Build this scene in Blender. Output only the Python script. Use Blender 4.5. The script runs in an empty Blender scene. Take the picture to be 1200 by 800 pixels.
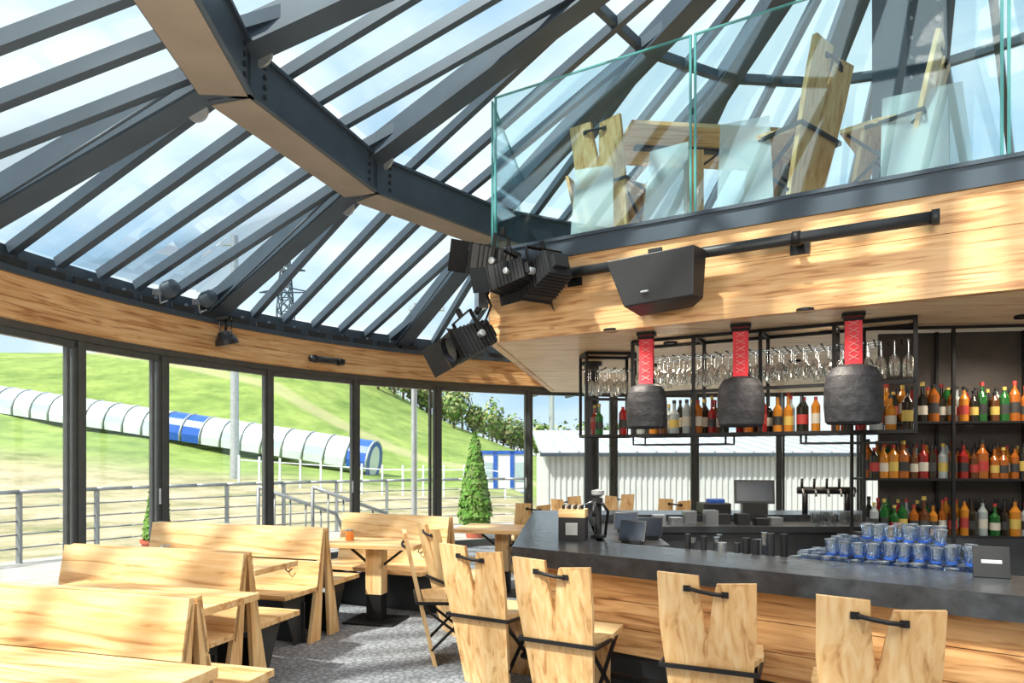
import bpy, bmesh, math, random
from mathutils import Vector, Matrix, noise
random.seed(7)
S=bpy.context.scene
COL=S.collection
pi=math.pi
def V(*a): return Vector(a)
# ---------------------------------------------------------------- materials
def newmat(name):
    m=bpy.data.materials.new(name); m.use_nodes=True
    nt=m.node_tree; b=nt.nodes['Principled BSDF']
    return m,nt,b
def plain(name,c,rough=.5,metal=0,var=.12,scale=8,bump=0,spec=.5):
    m,nt,b=newmat(name)
    tc=nt.nodes.new('ShaderNodeTexCoord'); n=nt.nodes.new('ShaderNodeTexNoise')
    n.inputs['Scale'].default_value=scale; n.inputs['Detail'].default_value=5
    nt.links.new(tc.outputs['Object'],n.inputs['Vector'])
    r=nt.nodes.new('ShaderNodeValToRGB')
    r.color_ramp.elements[0].position=.3; r.color_ramp.elements[1].position=.7
    r.color_ramp.elements[0].color=(*[max(0,x*(1-var)) for x in c],1)
    r.color_ramp.elements[1].color=(*[min(1,x*(1+var)) for x in c],1)
    nt.links.new(n.outputs['Fac'],r.inputs['Fac']); nt.links.new(r.outputs['Color'],b.inputs['Base Color'])
    b.inputs['Roughness'].default_value=rough; b.inputs['Metallic'].default_value=metal
    b.inputs['Specular IOR Level'].default_value=spec
    if bump:
        bp=nt.nodes.new('ShaderNodeBump'); bp.inputs['Strength'].default_value=bump; bp.inputs['Distance'].default_value=.02
        nt.links.new(n.outputs['Fac'],bp.inputs['Height']); nt.links.new(bp.outputs['Normal'],b.inputs['Normal'])
    return m
def wood(name,sc,c1=(.52,.26,.095),c2=(.79,.49,.215),c3=(.88,.64,.35),rough=.42,knot=1.9):
    m,nt,b=newmat(name)
    tc=nt.nodes.new('ShaderNodeTexCoord'); mp=nt.nodes.new('ShaderNodeMapping'); mp.inputs['Scale'].default_value=sc
    nt.links.new(tc.outputs['Object'],mp.inputs['Vector'])
    n=nt.nodes.new('ShaderNodeTexNoise'); n.inputs['Scale'].default_value=1.6; n.inputs['Detail'].default_value=8
    n.inputs['Distortion'].default_value=1.1
    nt.links.new(mp.outputs[0],n.inputs['Vector'])
    r=nt.nodes.new('ShaderNodeValToRGB'); e=r.color_ramp.elements
    e[0].position=.33; e[0].color=(*c1,1); e[1].position=.64; e[1].color=(*c3,1)
    k=e.new(.45); k.color=(*c2,1)
    nt.links.new(n.outputs['Fac'],r.inputs['Fac'])
    n2=nt.nodes.new('ShaderNodeTexNoise'); n2.inputs['Scale'].default_value=2.2; nt.links.new(tc.outputs['Object'],n2.inputs['Vector'])
    mx=nt.nodes.new('ShaderNodeMixRGB'); mx.blend_type='MULTIPLY'; mx.inputs['Fac'].default_value=.35
    r2=nt.nodes.new('ShaderNodeValToRGB'); r2.color_ramp.elements[0].color=(.62,.5,.4,1); r2.color_ramp.elements[0].position=.3
    r2.color_ramp.elements[1].position=.6
    nt.links.new(n2.outputs['Fac'],r2.inputs['Fac'])
    nt.links.new(r.outputs[0],mx.inputs[1]); nt.links.new(r2.outputs[0],mx.inputs[2])
    mp2=nt.nodes.new('ShaderNodeMapping'); mp2.inputs['Scale'].default_value=[.55 if v<=1.3 else 1 for v in sc]
    vo=nt.nodes.new('ShaderNodeTexVoronoi'); vo.inputs['Scale'].default_value=knot*2
    nt.links.new(tc.outputs['Object'],mp2.inputs[0]); nt.links.new(mp2.outputs[0],vo.inputs['Vector'])
    r3=nt.nodes.new('ShaderNodeValToRGB'); r3.color_ramp.elements[0].color=(.30,.16,.08,1); r3.color_ramp.elements[0].position=.035; r3.color_ramp.elements[1].position=.095
    nt.links.new(vo.outputs['Distance'],r3.inputs['Fac'])
    mk=nt.nodes.new('ShaderNodeMixRGB'); mk.blend_type='MULTIPLY'; mk.inputs['Fac'].default_value=.7
    nt.links.new(mx.outputs[0],mk.inputs[1]); nt.links.new(r3.outputs[0],mk.inputs[2])
    nt.links.new(mk.outputs[0],b.inputs['Base Color']); b.inputs['Roughness'].default_value=rough
    bp=nt.nodes.new('ShaderNodeBump'); bp.inputs['Strength'].default_value=.15; bp.inputs['Distance'].default_value=.01
    nt.links.new(n.outputs['Fac'],bp.inputs['Height']); nt.links.new(bp.outputs[0],b.inputs['Normal'])
    return m
def glass(name,tint=(.9,.96,1),refl=.12,rc=(1,1,1),rough=.02,fr=.6):
    m=bpy.data.materials.new(name); m.use_nodes=True; nt=m.node_tree; nt.nodes.clear()
    o=nt.nodes.new('ShaderNodeOutputMaterial'); t=nt.nodes.new('ShaderNodeBsdfTransparent'); g=nt.nodes.new('ShaderNodeBsdfGlossy')
    t.inputs[0].default_value=(*tint,1); g.inputs[0].default_value=(*rc,1); g.inputs['Roughness'].default_value=rough
    f=nt.nodes.new('ShaderNodeLayerWeight'); f.inputs['Blend'].default_value=.15
    mt=nt.nodes.new('ShaderNodeMath'); mt.operation='MULTIPLY_ADD'; mt.inputs[1].default_value=fr; mt.inputs[2].default_value=refl*.4; mt.use_clamp=True
    nt.links.new(f.outputs['Fresnel'],mt.inputs[0])
    x=nt.nodes.new('ShaderNodeMixShader'); nt.links.new(mt.outputs[0],x.inputs[0])
    nt.links.new(t.outputs[0],x.inputs[1]); nt.links.new(g.outputs[0],x.inputs[2]); nt.links.new(x.outputs[0],o.inputs[0])
    return m
def frosted(name,c,alpha):
    m=bpy.data.materials.new(name); m.use_nodes=True; nt=m.node_tree; b=nt.nodes['Principled BSDF']
    b.inputs['Base Color'].default_value=(*c,1); b.inputs['Alpha'].default_value=alpha; b.inputs['Roughness'].default_value=.15
    return m
WX=wood('pine_along_x',(1,11,11)); WZ=wood('pine_vertical',(12,12,1)); WH=wood('pine_horizontal',(1.0,1.0,16),(.46,.20,.07),(.75,.42,.18),(.87,.57,.29))
WB=wood('bar_front_pine',(1.2,1.2,15),(.32,.13,.045),(.60,.31,.12),(.80,.48,.22))
WS=wood('soffit_pine',(1,10,1),(.66,.38,.18),(.86,.60,.34),(.92,.70,.44))
STEEL=plain('blue_grey_steel',(.062,.084,.110),.40,.25,.12,3)
TAN=plain('beam_underside_wood_bounce',(.31,.25,.195),.5,.1,.12,2)  # brown light bounced from the wood, painted onto the steel undersides
FRAME=plain('window_frame_grey',(.095,.10,.10),.4,.3)
STEELD=plain('dark_frame_steel',(.035,.038,.042),.45,.3)
IRON=plain('black_iron',(.015,.015,.017),.5,.4)
PLATE=plain('galvanised_plate',(.5,.52,.54),.4,.6)
BLK=plain('black_plastic',(.018,.018,.02),.42,0,.1,30)
LENS=plain('lamp_lens',(.02,.022,.03),.08,.2)
SLATE=plain('slate_counter',(.034,.038,.044),.25,0,.35,12,.3)
BELL=plain('bell_iron',(.028,.028,.033),.6,.3,.35,14,.6)
RGLASS=glass('roof_glass',(.87,.96,1.0),.16,fr=.4)
WGLASS=glass('window_glass',(.97,.99,.99),.06,fr=.35)
BGLASS=glass('balcony_glass',(.86,.95,.96),.25,fr=.35)
GEDGE=frosted('glass_edge_green',(.12,.42,.42),.75)
WINE=glass('wine_glass',(.92,.94,.95),.8)
CHROME=plain('brushed_steel',(.55,.57,.6),.3,.9,.05)
DKST=plain('dark_worktop',(.07,.07,.075),.35,.5)
# ---------------------------------------------------------------- mesh builder
class MB:
    def __init__(s): s.v=[]; s.f=[]; s.m=[]; s.mats=[]; s.sm=[]
    def mi(s,m):
        if m not in s.mats: s.mats.append(m)
        return s.mats.index(m)
    def add(s,vs,fs,m,M=None,smooth=False):
        o=len(s.v); i=s.mi(m)
        for p in vs:
            p=Vector(p); s.v.append(M@p if M is not None else p)
        for f in fs: s.f.append([o+k for k in f]); s.m.append(i); s.sm.append(smooth)
    def box(s,c,d,m,M=None,rz=0):
        x,y,z=d[0]/2,d[1]/2,d[2]/2
        R=Matrix.Translation(Vector(c))@Matrix.Rotation(rz,4,'Z')
        if M is not None: R=M@R
        vs=[(a*x,b*y,e*z) for a in(-1,1) for b in(-1,1) for e in(-1,1)]
        s.add(vs,[(0,1,3,2),(4,6,7,5),(0,4,5,1),(2,3,7,6),(0,2,6,4),(1,5,7,3)],m,R)
    def beam(s,p,q,w,h,m,up=(0,0,1),M=None):
        p=Vector(p);q=Vector(q);d=(q-p).normalized(); up=Vector(up)
        a=d.cross(up)
        if a.length<1e-4: a=d.cross(Vector((1,0,0)))
        a.normalize(); b=a.cross(d).normalized()
        vs=[]
        for o in(p,q):
            for i,j in((-1,-1),(1,-1),(1,1),(-1,1)): vs.append(o+a*i*w/2+b*j*h/2)
        s.add(vs,[(0,3,2,1),(4,5,6,7),(0,1,5,4),(1,2,6,5),(2,3,7,6),(3,0,4,7)],m,M)
    def prism(s,pts,z0,z1,m,M=None):
        n=len(pts); vs=[(p[0],p[1],z0) for p in pts]+[(p[0],p[1],z1) for p in pts]
        fs=[tuple(range(n))[::-1],tuple(range(n,2*n))]+[(i,(i+1)%n,n+(i+1)%n,n+i) for i in range(n)]
        s.add(vs,fs,m,M)
    def tube(s,pts,r,m,seg=8,M=None):
        pts=[Vector(p) for p in pts]; vs=[];fs=[]
        for i,p in enumerate(pts):
            d=(pts[min(i+1,len(pts)-1)]-pts[max(i-1,0)]).normalized()
            a=d.cross(Vector((0,0,1)))
            if a.length<1e-3: a=d.cross(Vector((1,0,0)))
            a.normalize(); b=a.cross(d)
            for k in range(seg):
                t=2*pi*k/seg; vs.append(p+a*math.cos(t)*r+b*math.sin(t)*r)
        for i in range(len(pts)-1):
            for k in range(seg): fs.append((i*seg+k,i*seg+(k+1)%seg,(i+1)*seg+(k+1)%seg,(i+1)*seg+k))
        fs.append(tuple(range(seg))); fs.append(tuple((len(pts)-1)*seg+k for k in range(seg))[::-1])
        s.add(vs,fs,m,M,True)
    def lathe(s,prof,c,m,seg=12,M=None,mats=None,sx=1,sy=1):
        c=Vector(c)
        for i in range(len(prof)-1):
            (r0,z0),(r1,z1)=prof[i],prof[i+1]; vs=[]
            for r,z in((r0,z0),(r1,z1)):
                for k in range(seg):
                    t=2*pi*k/seg; vs.append(c+Vector((r*sx*math.cos(t),r*sy*math.sin(t),z)))
            s.add(vs,[(k,(k+1)%seg,seg+(k+1)%seg,seg+k) for k in range(seg)],mats[i] if mats else m,M,True)
    def arc(s,c,r0,r1,a0,a1,z0,z1,m,n=None):
        n=n or max(2,int(abs(a1-a0)/3)); vs=[];fs=[]
        for i in range(n+1):
            t=math.radians(a0+(a1-a0)*i/n)
            for r,z in((r0,z0),(r1,z0),(r1,z1),(r0,z1)): vs.append((c[0]+r*math.cos(t),c[1]+r*math.sin(t),z))
        for i in range(n):
            for k in range(4): fs.append((i*4+k,i*4+(k+1)%4,i*4+4+(k+1)%4,i*4+4+k))
        fs.append((0,1,2,3)); fs.append((n*4+3,n*4+2,n*4+1,n*4)); s.add(vs,fs,m)
    def obj(s,name,bevel=0,M=None,merge=False):
        me=bpy.data.meshes.new(name); me.from_pydata([tuple(v) for v in s.v],[],s.f)
        for m in s.mats: me.materials.append(m)
        for p,i,q in zip(me.polygons,s.m,s.sm): p.material_index=i; p.use_smooth=q
        bm=bmesh.new(); bm.from_mesh(me)
        if merge: bmesh.ops.remove_doubles(bm,verts=bm.verts,dist=1e-4)
        bmesh.ops.recalc_face_normals(bm,faces=bm.faces); bm.to_mesh(me); bm.free()
        o=bpy.data.objects.new(name,me); COL.objects.link(o)
        if M is not None: o.matrix_world=M
        if bevel:
            b=o.modifiers.new('bevel','BEVEL'); b.width=bevel; b.segments=2; b.limit_method='ANGLE'
        return o
def dup(o,M,name=None):
    n=bpy.data.objects.new(name or o.name.split('.')[0],o.data); COL.objects.link(n); n.matrix_world=M
    for md in o.modifiers:
        b=n.modifiers.new('bevel','BEVEL'); b.width=md.width; b.segments=2; b.limit_method='ANGLE'
    return n
def TR(x,y,z=0,rz=0,s=1,rx=0,ry=0):
    return Matrix.Translation((x,y,z))@Matrix.Rotation(math.radians(rz),4,'Z')@Matrix.Rotation(math.radians(ry),4,'Y')@Matrix.Rotation(math.radians(rx),4,'X')@Matrix.Scale(s,4)
# ---------------------------------------------------------------- layout constants
C=(3.2,4.85); RW=8.0; RR=5.3; HUBZ=6.75
def pol(r,a,z=0):
    t=math.radians(a); return Vector((C[0]+r*math.cos(t),C[1]+r*math.sin(t),z))
# floor
m,nt,b=newmat('patterned_grey_carpet')
tc=nt.nodes.new('ShaderNodeTexCoord'); vo=nt.nodes.new('ShaderNodeTexVoronoi'); vo.feature='DISTANCE_TO_EDGE'; vo.inputs['Scale'].default_value=20
nz=nt.nodes.new('ShaderNodeTexNoise'); nz.inputs['Scale'].default_value=60; nz.inputs['Detail'].default_value=4
nt.links.new(tc.outputs['Object'],nz.inputs['Vector'])
mxv=nt.nodes.new('ShaderNodeMixRGB'); mxv.inputs['Fac'].default_value=.04
nt.links.new(tc.outputs['Object'],mxv.inputs[1]); nt.links.new(nz.outputs['Color'],mxv.inputs[2]); nt.links.new(mxv.outputs[0],vo.inputs['Vector'])
r=nt.nodes.new('ShaderNodeValToRGB'); e=r.color_ramp.elements; e[0].position=.02;e[0].color=(.15,.155,.17,1); e[1].position=.2; e[1].color=(.34,.35,.38,1)
nt.links.new(vo.outputs['Distance'],r.inputs['Fac']); nt.links.new(r.outputs[0],b.inputs['Base Color']); b.inputs['Roughness'].default_value=.8
CARPET=m
mb=MB(); mb.prism([pol(RW+.15,a)[:2] for a in range(0,360,5)],-.12,0,CARPET); mb.obj('floor')
# ---------------------------------------------------------------- windows
mul=[197,186,175,164,156.4,145.2,134.7,123.9,111.3,99.4,88.3,77.2,67.5,57,46]
for i in range(len(mul)-1):
    a0,a1=mul[i],mul[i+1]; p=pol(RW,a0); q=pol(RW,a1); mb=MB()
    d=(q-p).normalized()
    mb.beam(p+V(0,0,0),p+V(0,0,2.76),.10,.055,FRAME,up=d)
    for pp,sg in((p,1),(q,-1)):
        e0=pp+d*sg*.055
        mb.beam(e0+V(0,0,.03),e0+V(0,0,2.72),.06,.04,FRAME,up=d)
    s0=p+d*.035; s1=q-d*.035
    mb.beam(s0+V(0,0,2.70),s1+V(0,0,2.70),.06,.07,FRAME)
    mb.beam(s0+V(0,0,.06),s1+V(0,0,.06),.07,.12,FRAME)
    g0=p+d*.07; g1=q-d*.07
    mb.beam(g0+V(0,0,1.38),g1+V(0,0,1.38),.012,2.56,WGLASS)
    if i in(3,5,7):
        hh=q-d*.075+(Vector((C[0],C[1],0))-q).normalized()*.06
        mb.beam(hh+V(0,0,1.0),hh+V(0,0,1.18),.02,.02,PLATE)
    if i in(2,3,6):
        e0=q-d*.14; mb.beam(e0+V(0,0,.03),e0+V(0,0,2.72),.05,.035,FRAME,up=d)
    mb.obj('window_%d'%(i+1))
mb=MB(); mb.arc(C,7.93,8.07,46,197,2.74,2.81,FRAME); mb.obj('trim_1')
mb=MB(); mb.arc(C,7.86,8.1,46,197,2.81,3.21,WH)
mb.arc(C,7.845,7.862,46,197,2.82,3.0,WH); mb.arc(C,7.845,7.862,46,197,3.008,3.21,WH)
mb.obj('wall_window_header')
mb=MB(); mb.arc(C,7.80,8.15,0,360,3.21,3.27,STEEL,120); mb.arc(C,7.98,8.06,0,360,3.27,3.50,STEEL,120)
for a in range(46,200,3): 
    p=pol(7.9,a,3.33); mb.box(p,(.06,.16,.14),STEEL,rz=math.radians(a)); p=pol(7.83,a+1.3,3.30); mb.box(p,(.02,.30,.10),STEELD,rz=math.radians(a))
mb.obj('trim_2')
WALLM=plain('plaster_cream',(.72,.62,.48),.8,0,.05)
mb=MB(); mb.arc(C,7.95,8.12,197,406,0,3.21,WALLM); mb.obj('wall_back')
# ---------------------------------------------------------------- roof
ang=[151.5+22.5*k for k in range(16)]
ZB=4.40; ZR=ZB+.2
mb=MB()
RC=RR+.2/math.cos(math.radians(11.25))
for k in range(16):
    p=pol(RC,ang[k],ZR); q=pol(RC,ang[(k+1)%16],ZR)
    mb.beam(p,q,.40,.40,STEEL)
    d=(q-p).normalized(); mb.beam(p+d*.06+V(0,0,-.206),q-d*.06+V(0,0,-.206),.37,.012,TAN)  # thin added plate carrying the painted wood bounce
    mid=(Vector((C[0],C[1],ZR))-p.lerp(q,.5)).normalized()
    mb.beam(p+mid*.2+V(0,0,.19),q+mid*.2+V(0,0,.19),.06,.03,STEEL); mb.beam(p+mid*.2+V(0,0,-.19),q+mid*.2+V(0,0,-.19),.05,.03,STEEL)
    mb.beam(p+V(0,0,-.19),p+V(0,0,.34),.40,.26,STEEL,up=d)
    for f in(.10,.90):
        for zz in(-.12,-.04,.04,.12):
            cc=p.lerp(q,f)+mid*.207+V(0,0,zz); mb.beam(cc-mid*.012,cc+mid*.01,.03,.03,STEELD)
mb.obj('roof_ring_beam')
mb=MB()
for k in range(16):
    a=ang[k]
    p=pol(RR+.25,a,ZR+.02); q=pol(8.02,a,3.40)
    mb.beam(p,q,.17,.26,STEEL); mb.beam(p-V(0,0,.14),q-V(0,0,.14),.24,.025,STEEL)
    p=pol(RR+.1,a,ZR+.24); q=pol(.45,a,HUBZ-.05)
    mb.beam(p,q,.15,.24,STEEL); mb.beam(p-V(0,0,.13),q-V(0,0,.13),.24,.025,STEEL)
    mb.tube([pol(RR+.4,a+1.6,ZR-.12),pol(7.95,a+.9,3.3)],.012,STEEL,6)
mb.obj('roof_radial_beams')
mb=MB()
th=math.tan(math.radians(11.25)); ap=RR*math.cos(math.radians(11.25)); aw=8.0*math.cos(math.radians(11.25)); c0=Vector((C[0],C[1],0))
for k in range(16):
    am=ang[k]+11.25; t=math.radians(am); nrm=Vector((math.cos(t),math.sin(t),0)); tan=Vector((-nrm.y,nrm.x,0))
    for j in range(-3,4):
        s=j*.47
        lo=abs(s)/th
        f=lambda r:4.70+(3.46-4.70)*(r-ap)/(aw-ap)
        r0=max(ap+.3,lo+.1)
        if r0<aw-.25:
            mb.beam(c0+nrm*r0+tan*s+V(0,0,f(r0)),c0+nrm*(aw+.05)+tan*s+V(0,0,f(aw)),.08,.10,STEEL)
        if abs(s)<ap*th:
            g=lambda r:4.92+(HUBZ-4.88)*(ap-r)/ap
            r1=max(lo,.6)
            if r1<ap-.2: mb.beam(c0+nrm*(ap+.3)+tan*s+V(0,0,g(ap+.3)),c0+nrm*r1+tan*s+V(0,0,g(r1)),.07,.10,STEEL)
mb.obj('roof_rafters')
mb=MB()
for k in range(16):
    p=pol(2.9,ang[k],5.78);q=pol(2.9,ang[(k+1)%16],5.78); mb.beam(p,q,.07,.09,STEEL)
mb.lathe([(.0,HUBZ-.3),(.55,HUBZ-.3),(.55,HUBZ+.25),(0,HUBZ+.25)],(C[0],C[1],0),STEEL,24)
mb.obj('roof_upper_ring_and_hub')
mb=MB()
for k in range(16):
    a,b2=ang[k],ang[(k+1)%16]
    mb.add([pol(RR+.1,a,4.84),pol(RR+.1,b2,4.84),pol(8.2,b2,3.54),pol(8.2,a,3.54)],[(0,1,2,3)],RGLASS)
    mb.add([pol(RR+.1,a,5.0),pol(RR+.1,b2,5.0),pol(.3,b2,HUBZ+.12),pol(.3,a,HUBZ+.12)],[(0,1,2,3)],RGLASS)
mb.obj('roof_glazing')
mb=MB()
for k in range(-1,3):
    a=ang[k%16]; p=pol(RR-.02,a,ZR+.20)
    t=math.radians(a); M=Matrix.Translation(p)@Matrix.Rotation(t,4,'Z')@Matrix.Rotation(pi/2,4,'X')
    mb.lathe([(0,-.012),(.12,-.012),(.12,.012),(0,.012)],(0,0,.10),PLATE,16,M)
    p=pol(RR+.5,a,ZR-.24); M=Matrix.Translation(p)@Matrix.Rotation(t,4,'Z')@Matrix.Rotation(pi/2,4,'X')
    mb.lathe([(0,-.012),(.09,-.012),(.09,.012),(0,.012)],(0,0,.10),PLATE,16,M)
mb.obj('roof_gusset_plates')
# ---------------------------------------------------------------- balcony
F0=Vector((-.2,6.9,0)); F1=Vector((5.66,3.4,0)); fd=(F1-F0).normalized(); fn=Vector((fd.y,-fd.x,0))
if fn.y>0: fn=-fn   # toward the dining room
mb=MB()
sof=[(-.2,6.9),(5.66,3.4),(9.2,3.0),(10.6,6.5),(9.3,9.6),(7.2,11.6),(4.8,12.35),(2.6,12.5),(.7,12.25)]
mb.prism([(p[0]+(.03 if i<2 else 0),p[1]+(.06 if i<2 else 0)) for i,p in enumerate(sof)],2.71,2.79,WS)
mb.obj('ceiling')
mb=MB()
fl=[(-.15,7.0),(5.5,3.65),(8.2,3.4),(9,6),(8,9),(6,10.6),(3.5,11.2),(.45,10.9)]
mb.prism(fl,3.46,3.6,WS); mb.obj('balcony_floor')
mb=MB()
hs=[(2.69,2.86),(2.866,3.14),(3.146,3.43)]
for i,(z0,z1) in enumerate(hs):
    o=fn*(.03,.006,.0)[i]
    mb.beam(F0+o+V(0,0,(z0+z1)/2),F1+o+V(0,0,(z0+z1)/2),.08,z1-z0,WH)
B1=Vector((.7,12.0,0))
mb.beam(F0+V(0,.05,3.06),B1+V(0,0,3.06),.08,.72,WH)
mb.obj('wall_balcony_fascia')
mb=MB()
mb.beam(F0+V(0,0,3.515),F1+V(0,0,3.515),.14,.17,STEEL); mb.beam(F0+V(0,.05,3.515),Vector((.55,10.9,3.515)),.14,.17,STEEL)
mb.beam(F0+fn*.06+V(0,0,3.60),F1+fn*.06+V(0,0,3.60),.06,.03,STEEL)
mb.obj('trim_3')
mb=MB()
segs=[(.04,2.02),(2.06,4.2),(4.24,6.6)]
for a,b2 in segs:
    p=F0+fd*a; q=F0+fd*b2
    mb.beam(p+V(0,0,4.38),q+V(0,0,4.38),.016,1.56,BGLASS)
    mb.beam(p+V(0,0,5.165),q+V(0,0,5.165),.02,.014,GEDGE)
    for e0 in(p,q): mb.beam(e0+V(0,0,3.6),e0+V(0,0,5.17),.02,.02,GEDGE,up=fd)
p=F0+V(0,.06,0); q=Vector((.1,8.7,0))
mb.beam(p+V(0,0,4.38),q+V(0,0,4.38),.016,1.56,BGLASS); mb.beam(p+V(0,0,5.165),q+V(0,0,5.165),.02,.014,GEDGE)
mb.beam(p+V(0,0,3.6),p+V(0,0,5.17),.022,.022,GEDGE)
mb.obj('balcony_glass_railing')
mb=MB(); cx,cy=3.56,6.12
mb.box((cx,cy,4.9),(.30,.44,2.6),STEEL)
mb.box((cx-.17,cy,4.9),(.03,.56,2.6),STEEL); mb.box((cx+.17,cy,4.9),(.03,.56,2.6),STEEL)
for i in range(14):
    for sx in(-.12,.12): mb.lathe([(0,-.012),(.018,-.012),(.018,.012),(0,.012)],(0,0,0),PLATE,8,Matrix.Translation((cx+sx,cy-.225,3.8+i*.17))@Matrix.Rotation(pi/2,4,'X'))
mb.obj('steel_column')
# ---------------------------------------------------------------- chair: one wide leaning board with a notch sawn in the top
def make_chair(M):
    mb=MB(); t=.030
    def by(z): return -.13-.22*(z/.97)
    o=[(-.175,0),(.175,0),(.215,.48),(.232,.70),(.235,.945),(.052,.93),(.034,.86),(.012,.72),(.0,.665),(-.014,.72),(-.030,.86),(-.034,.965),(-.235,.975),(-.235,.70),(-.215,.48)]
    # built as two halves sharing the centre line so the faces stay convex enough to shade cleanly
    right=[(.0,0),(.175,0),(.215,.48),(.232,.70),(.235,.945),(.052,.93),(.034,.86),(.012,.72),(.0,.665)]
    left=[(.0,0),(.0,.665),(-.014,.72),(-.030,.86),(-.034,.965),(-.235,.975),(-.235,.70),(-.215,.48),(-.175,0)]
    for h in(right,left):
        n=len(h); vs=[(x,by(z)-t/2,z) for x,z in h]+[(x,by(z)+t/2,z) for x,z in h]
        mb.add(vs,[tuple(range(n)),tuple(range(n,2*n))[::-1]],WZ)
    n=len(o); vs=[(x,by(z)-t/2,z) for x,z in o]+[(x,by(z)+t/2,z) for x,z in o]
    mb.add(vs,[(i,(i+1)%n,n+(i+1)%n,n+i) for i in range(n)],WZ)
    mb.prism([(-.17,-.22),(.17,-.22),(.245,.0),(.225,.24),(-.225,.24),(-.245,.0)],.475,.507,WX)
    o=[(-.19,.475),(.19,.475),(.15,0),(-.15,0)]
    def fy(z): return .10+.10*(1-z/.475)
    vs=[(x,fy(z)-.014,z) for x,z in o]+[(x,fy(z)+.014,z) for x,z in o]
    mb.add(vs,[(0,1,2,3),(7,6,5,4)]+[(i,(i+1)%4,4+(i+1)%4,4+i) for i in range(4)],WZ)
    yb=by(.49)-.03
    mb.beam((-.24,yb,.485),(.24,yb,.485),.014,.022,IRON)
    for sx in(-1,1):
        mb.beam((sx*.24,yb,.485),(sx*.235,.08,.468),.014,.022,IRON)
        mb.beam((sx*.20,.20,.465),(sx*.18,by(.12)-.0,.12),.018,.018,IRON)
        mb.beam((sx*.20,by(.45),.455),(sx*.17,fy(.12),.12),.018,.018,IRON)
    yy=by(.86)-.035
    mb.tube([(-.085,by(.87)-.012,.900),(-.075,yy,.90),(-.03,yy-.008,.892),(.03,yy-.008,.884),(.075,yy,.880),(.085,by(.85)-.012,.880)],.010,IRON,8)
    for x,z in((-.09,.90),(.09,.880)): mb.box((x,by(z)-.018,z),(.035,.01,.03),IRON)
    return mb.obj('dining_chair',0,M,True)
ch=None
def chair(x,y,z=0,rz=0,s=1):
    global ch
    M=TR(x,y,z,rz,s)
    if ch is None: ch=make_chair(M); return ch
    return dup(ch,M)
chair(-.10,4.75,0,-30); chair(.38,4.14,0,-28); chair(1.09,3.66,0,-24); chair(1.62,3.09,0,-22)
chair(-.47,5.24,0,-80); chair(-.42,6.05,0,-62); chair(.15,8.9,0,20); chair(.9,9.6,0,200); chair(2.2,9.8,0,10); chair(1.5,10.3,0,150)
for x,y,rz,s in((2.36,5.98,38,1.34),(1.08,6.88,-42,1.22),(3.02,5.52,50,1.15),(1.15,7.9,-120,1.25)): chair(x,y,3.6,rz,s)
# ---------------------------------------------------------------- tables
def table(x,y,z,rz,L,W,H=.75):
    mb=MB()
    mb.box((0,-W/4-.001,H-.02),(L,W/2-.002,.042),WX); mb.box((0,W/4+.001,H-.02),(L,W/2-.002,.042),WX)
    mb.box((0,0,H-.055),(L*.8,.09,.03),IRON)
    mb.box((0,0,(H-.07)/2+.13),(.16,.14,H-.07-.26),WZ); mb.box((0,0,.145),(.15,.13,.27),IRON)
    mb.box((0,0,.01),(.5,.4,.02),IRON); 
    for sx in(-1,1): mb.beam((sx*.07,0,H-.22),(sx*.28,0,H-.06),.03,.02,IRON)
    return mb.obj('dining_table',.004,TR(x,y,z,rz))
table(-2.2,4.0,0,-18,1.35,.48)
table(-2.42,5.26,0,-18,1.45,.5)
table(-1.28,6.45,0,-14,.95,.5)
table(-.10,7.75,0,-14,1.0,.7)
table(-1.85,2.50,0,-16,1.35,.60)
table(1.85,6.95,3.6,6,1.55,.9,1.12)
# ---------------------------------------------------------------- double-sided benches
def bench(p,q):
    p=Vector(p);q=Vector(q); L=(q-p).length; c=(p+q)/2; rz=math.degrees(math.atan2(q.y-p.y,q.x-p.x))
    mb=MB(); H=.94
    for sy in(-1,1):
        def yy(z): return sy*(.022+.17*(1-z/H))
        for z0,z1 in((.40,.665),(.672,H)):
            mb.beam((-L/2,yy((z0+z1)/2),(z0+z1)/2),(L/2,yy((z0+z1)/2),(z0+z1)/2),.032,(z1-z0),WX,up=(0,yy(z1)-yy(z0),z1-z0))
        for sx in(-1,1):
            x=sx*(L/2-.018)
            pts=[(yy(.9)*.2,H-.03),(yy(.9)+sy*.0,H-.03),(yy(0)+sy*.03,0),(yy(0)-sy*.12,0)]
            vs=[(x-.018+.036*e,a,b) for e in(0,1) for a,b in pts]
            mb.add(vs,[(0,1,2,3),(7,6,5,4)]+[(i,(i+1)%4,4+(i+1)%4,4+i) for i in range(4)],WZ)
        mb.box((0,sy*(.10+.24),.44),(L,.44,.038),WX)
        mb.box((0,sy*.20,.17),(L-.14,.02,.34),STEELD)
        for sx in(-1,1):
            x=sx*(L/2-.10)
            vs=[(x-.006+.012*e,sy*a,b) for e in(0,1) for a,b in((.16,.42),(.48,.42),(.30,.0),(.16,.0))]
            mb.add(vs,[(0,1,2,3),(7,6,5,4)]+[(i,(i+1)%4,4+(i+1)%4,4+i) for i in range(4)],STEELD)
            mb.beam((x,sy*.52,.418),(x,sy*.16,.418),.03,.012,IRON)
            mb.tube([(sx*(L/2-.3),yy(.6)+sy*.03,.62),(sx*(L/2-.3),yy(.6)+sy*.06,.59),(sx*(L/2-.27),yy(.6)+sy*.06,.57),(sx*(L/2-.24),yy(.6)+sy*.05,.60)],.007,IRON,6)
    mb.obj('wooden_bench',.004,TR(c.x,c.y,0,rz))
bench((-3.1,4.78),(-1.68,4.34))
bench((-3.35,6.42),(-1.60,5.86))
bench((-1.83,7.48),(-.62,6.92))
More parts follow.
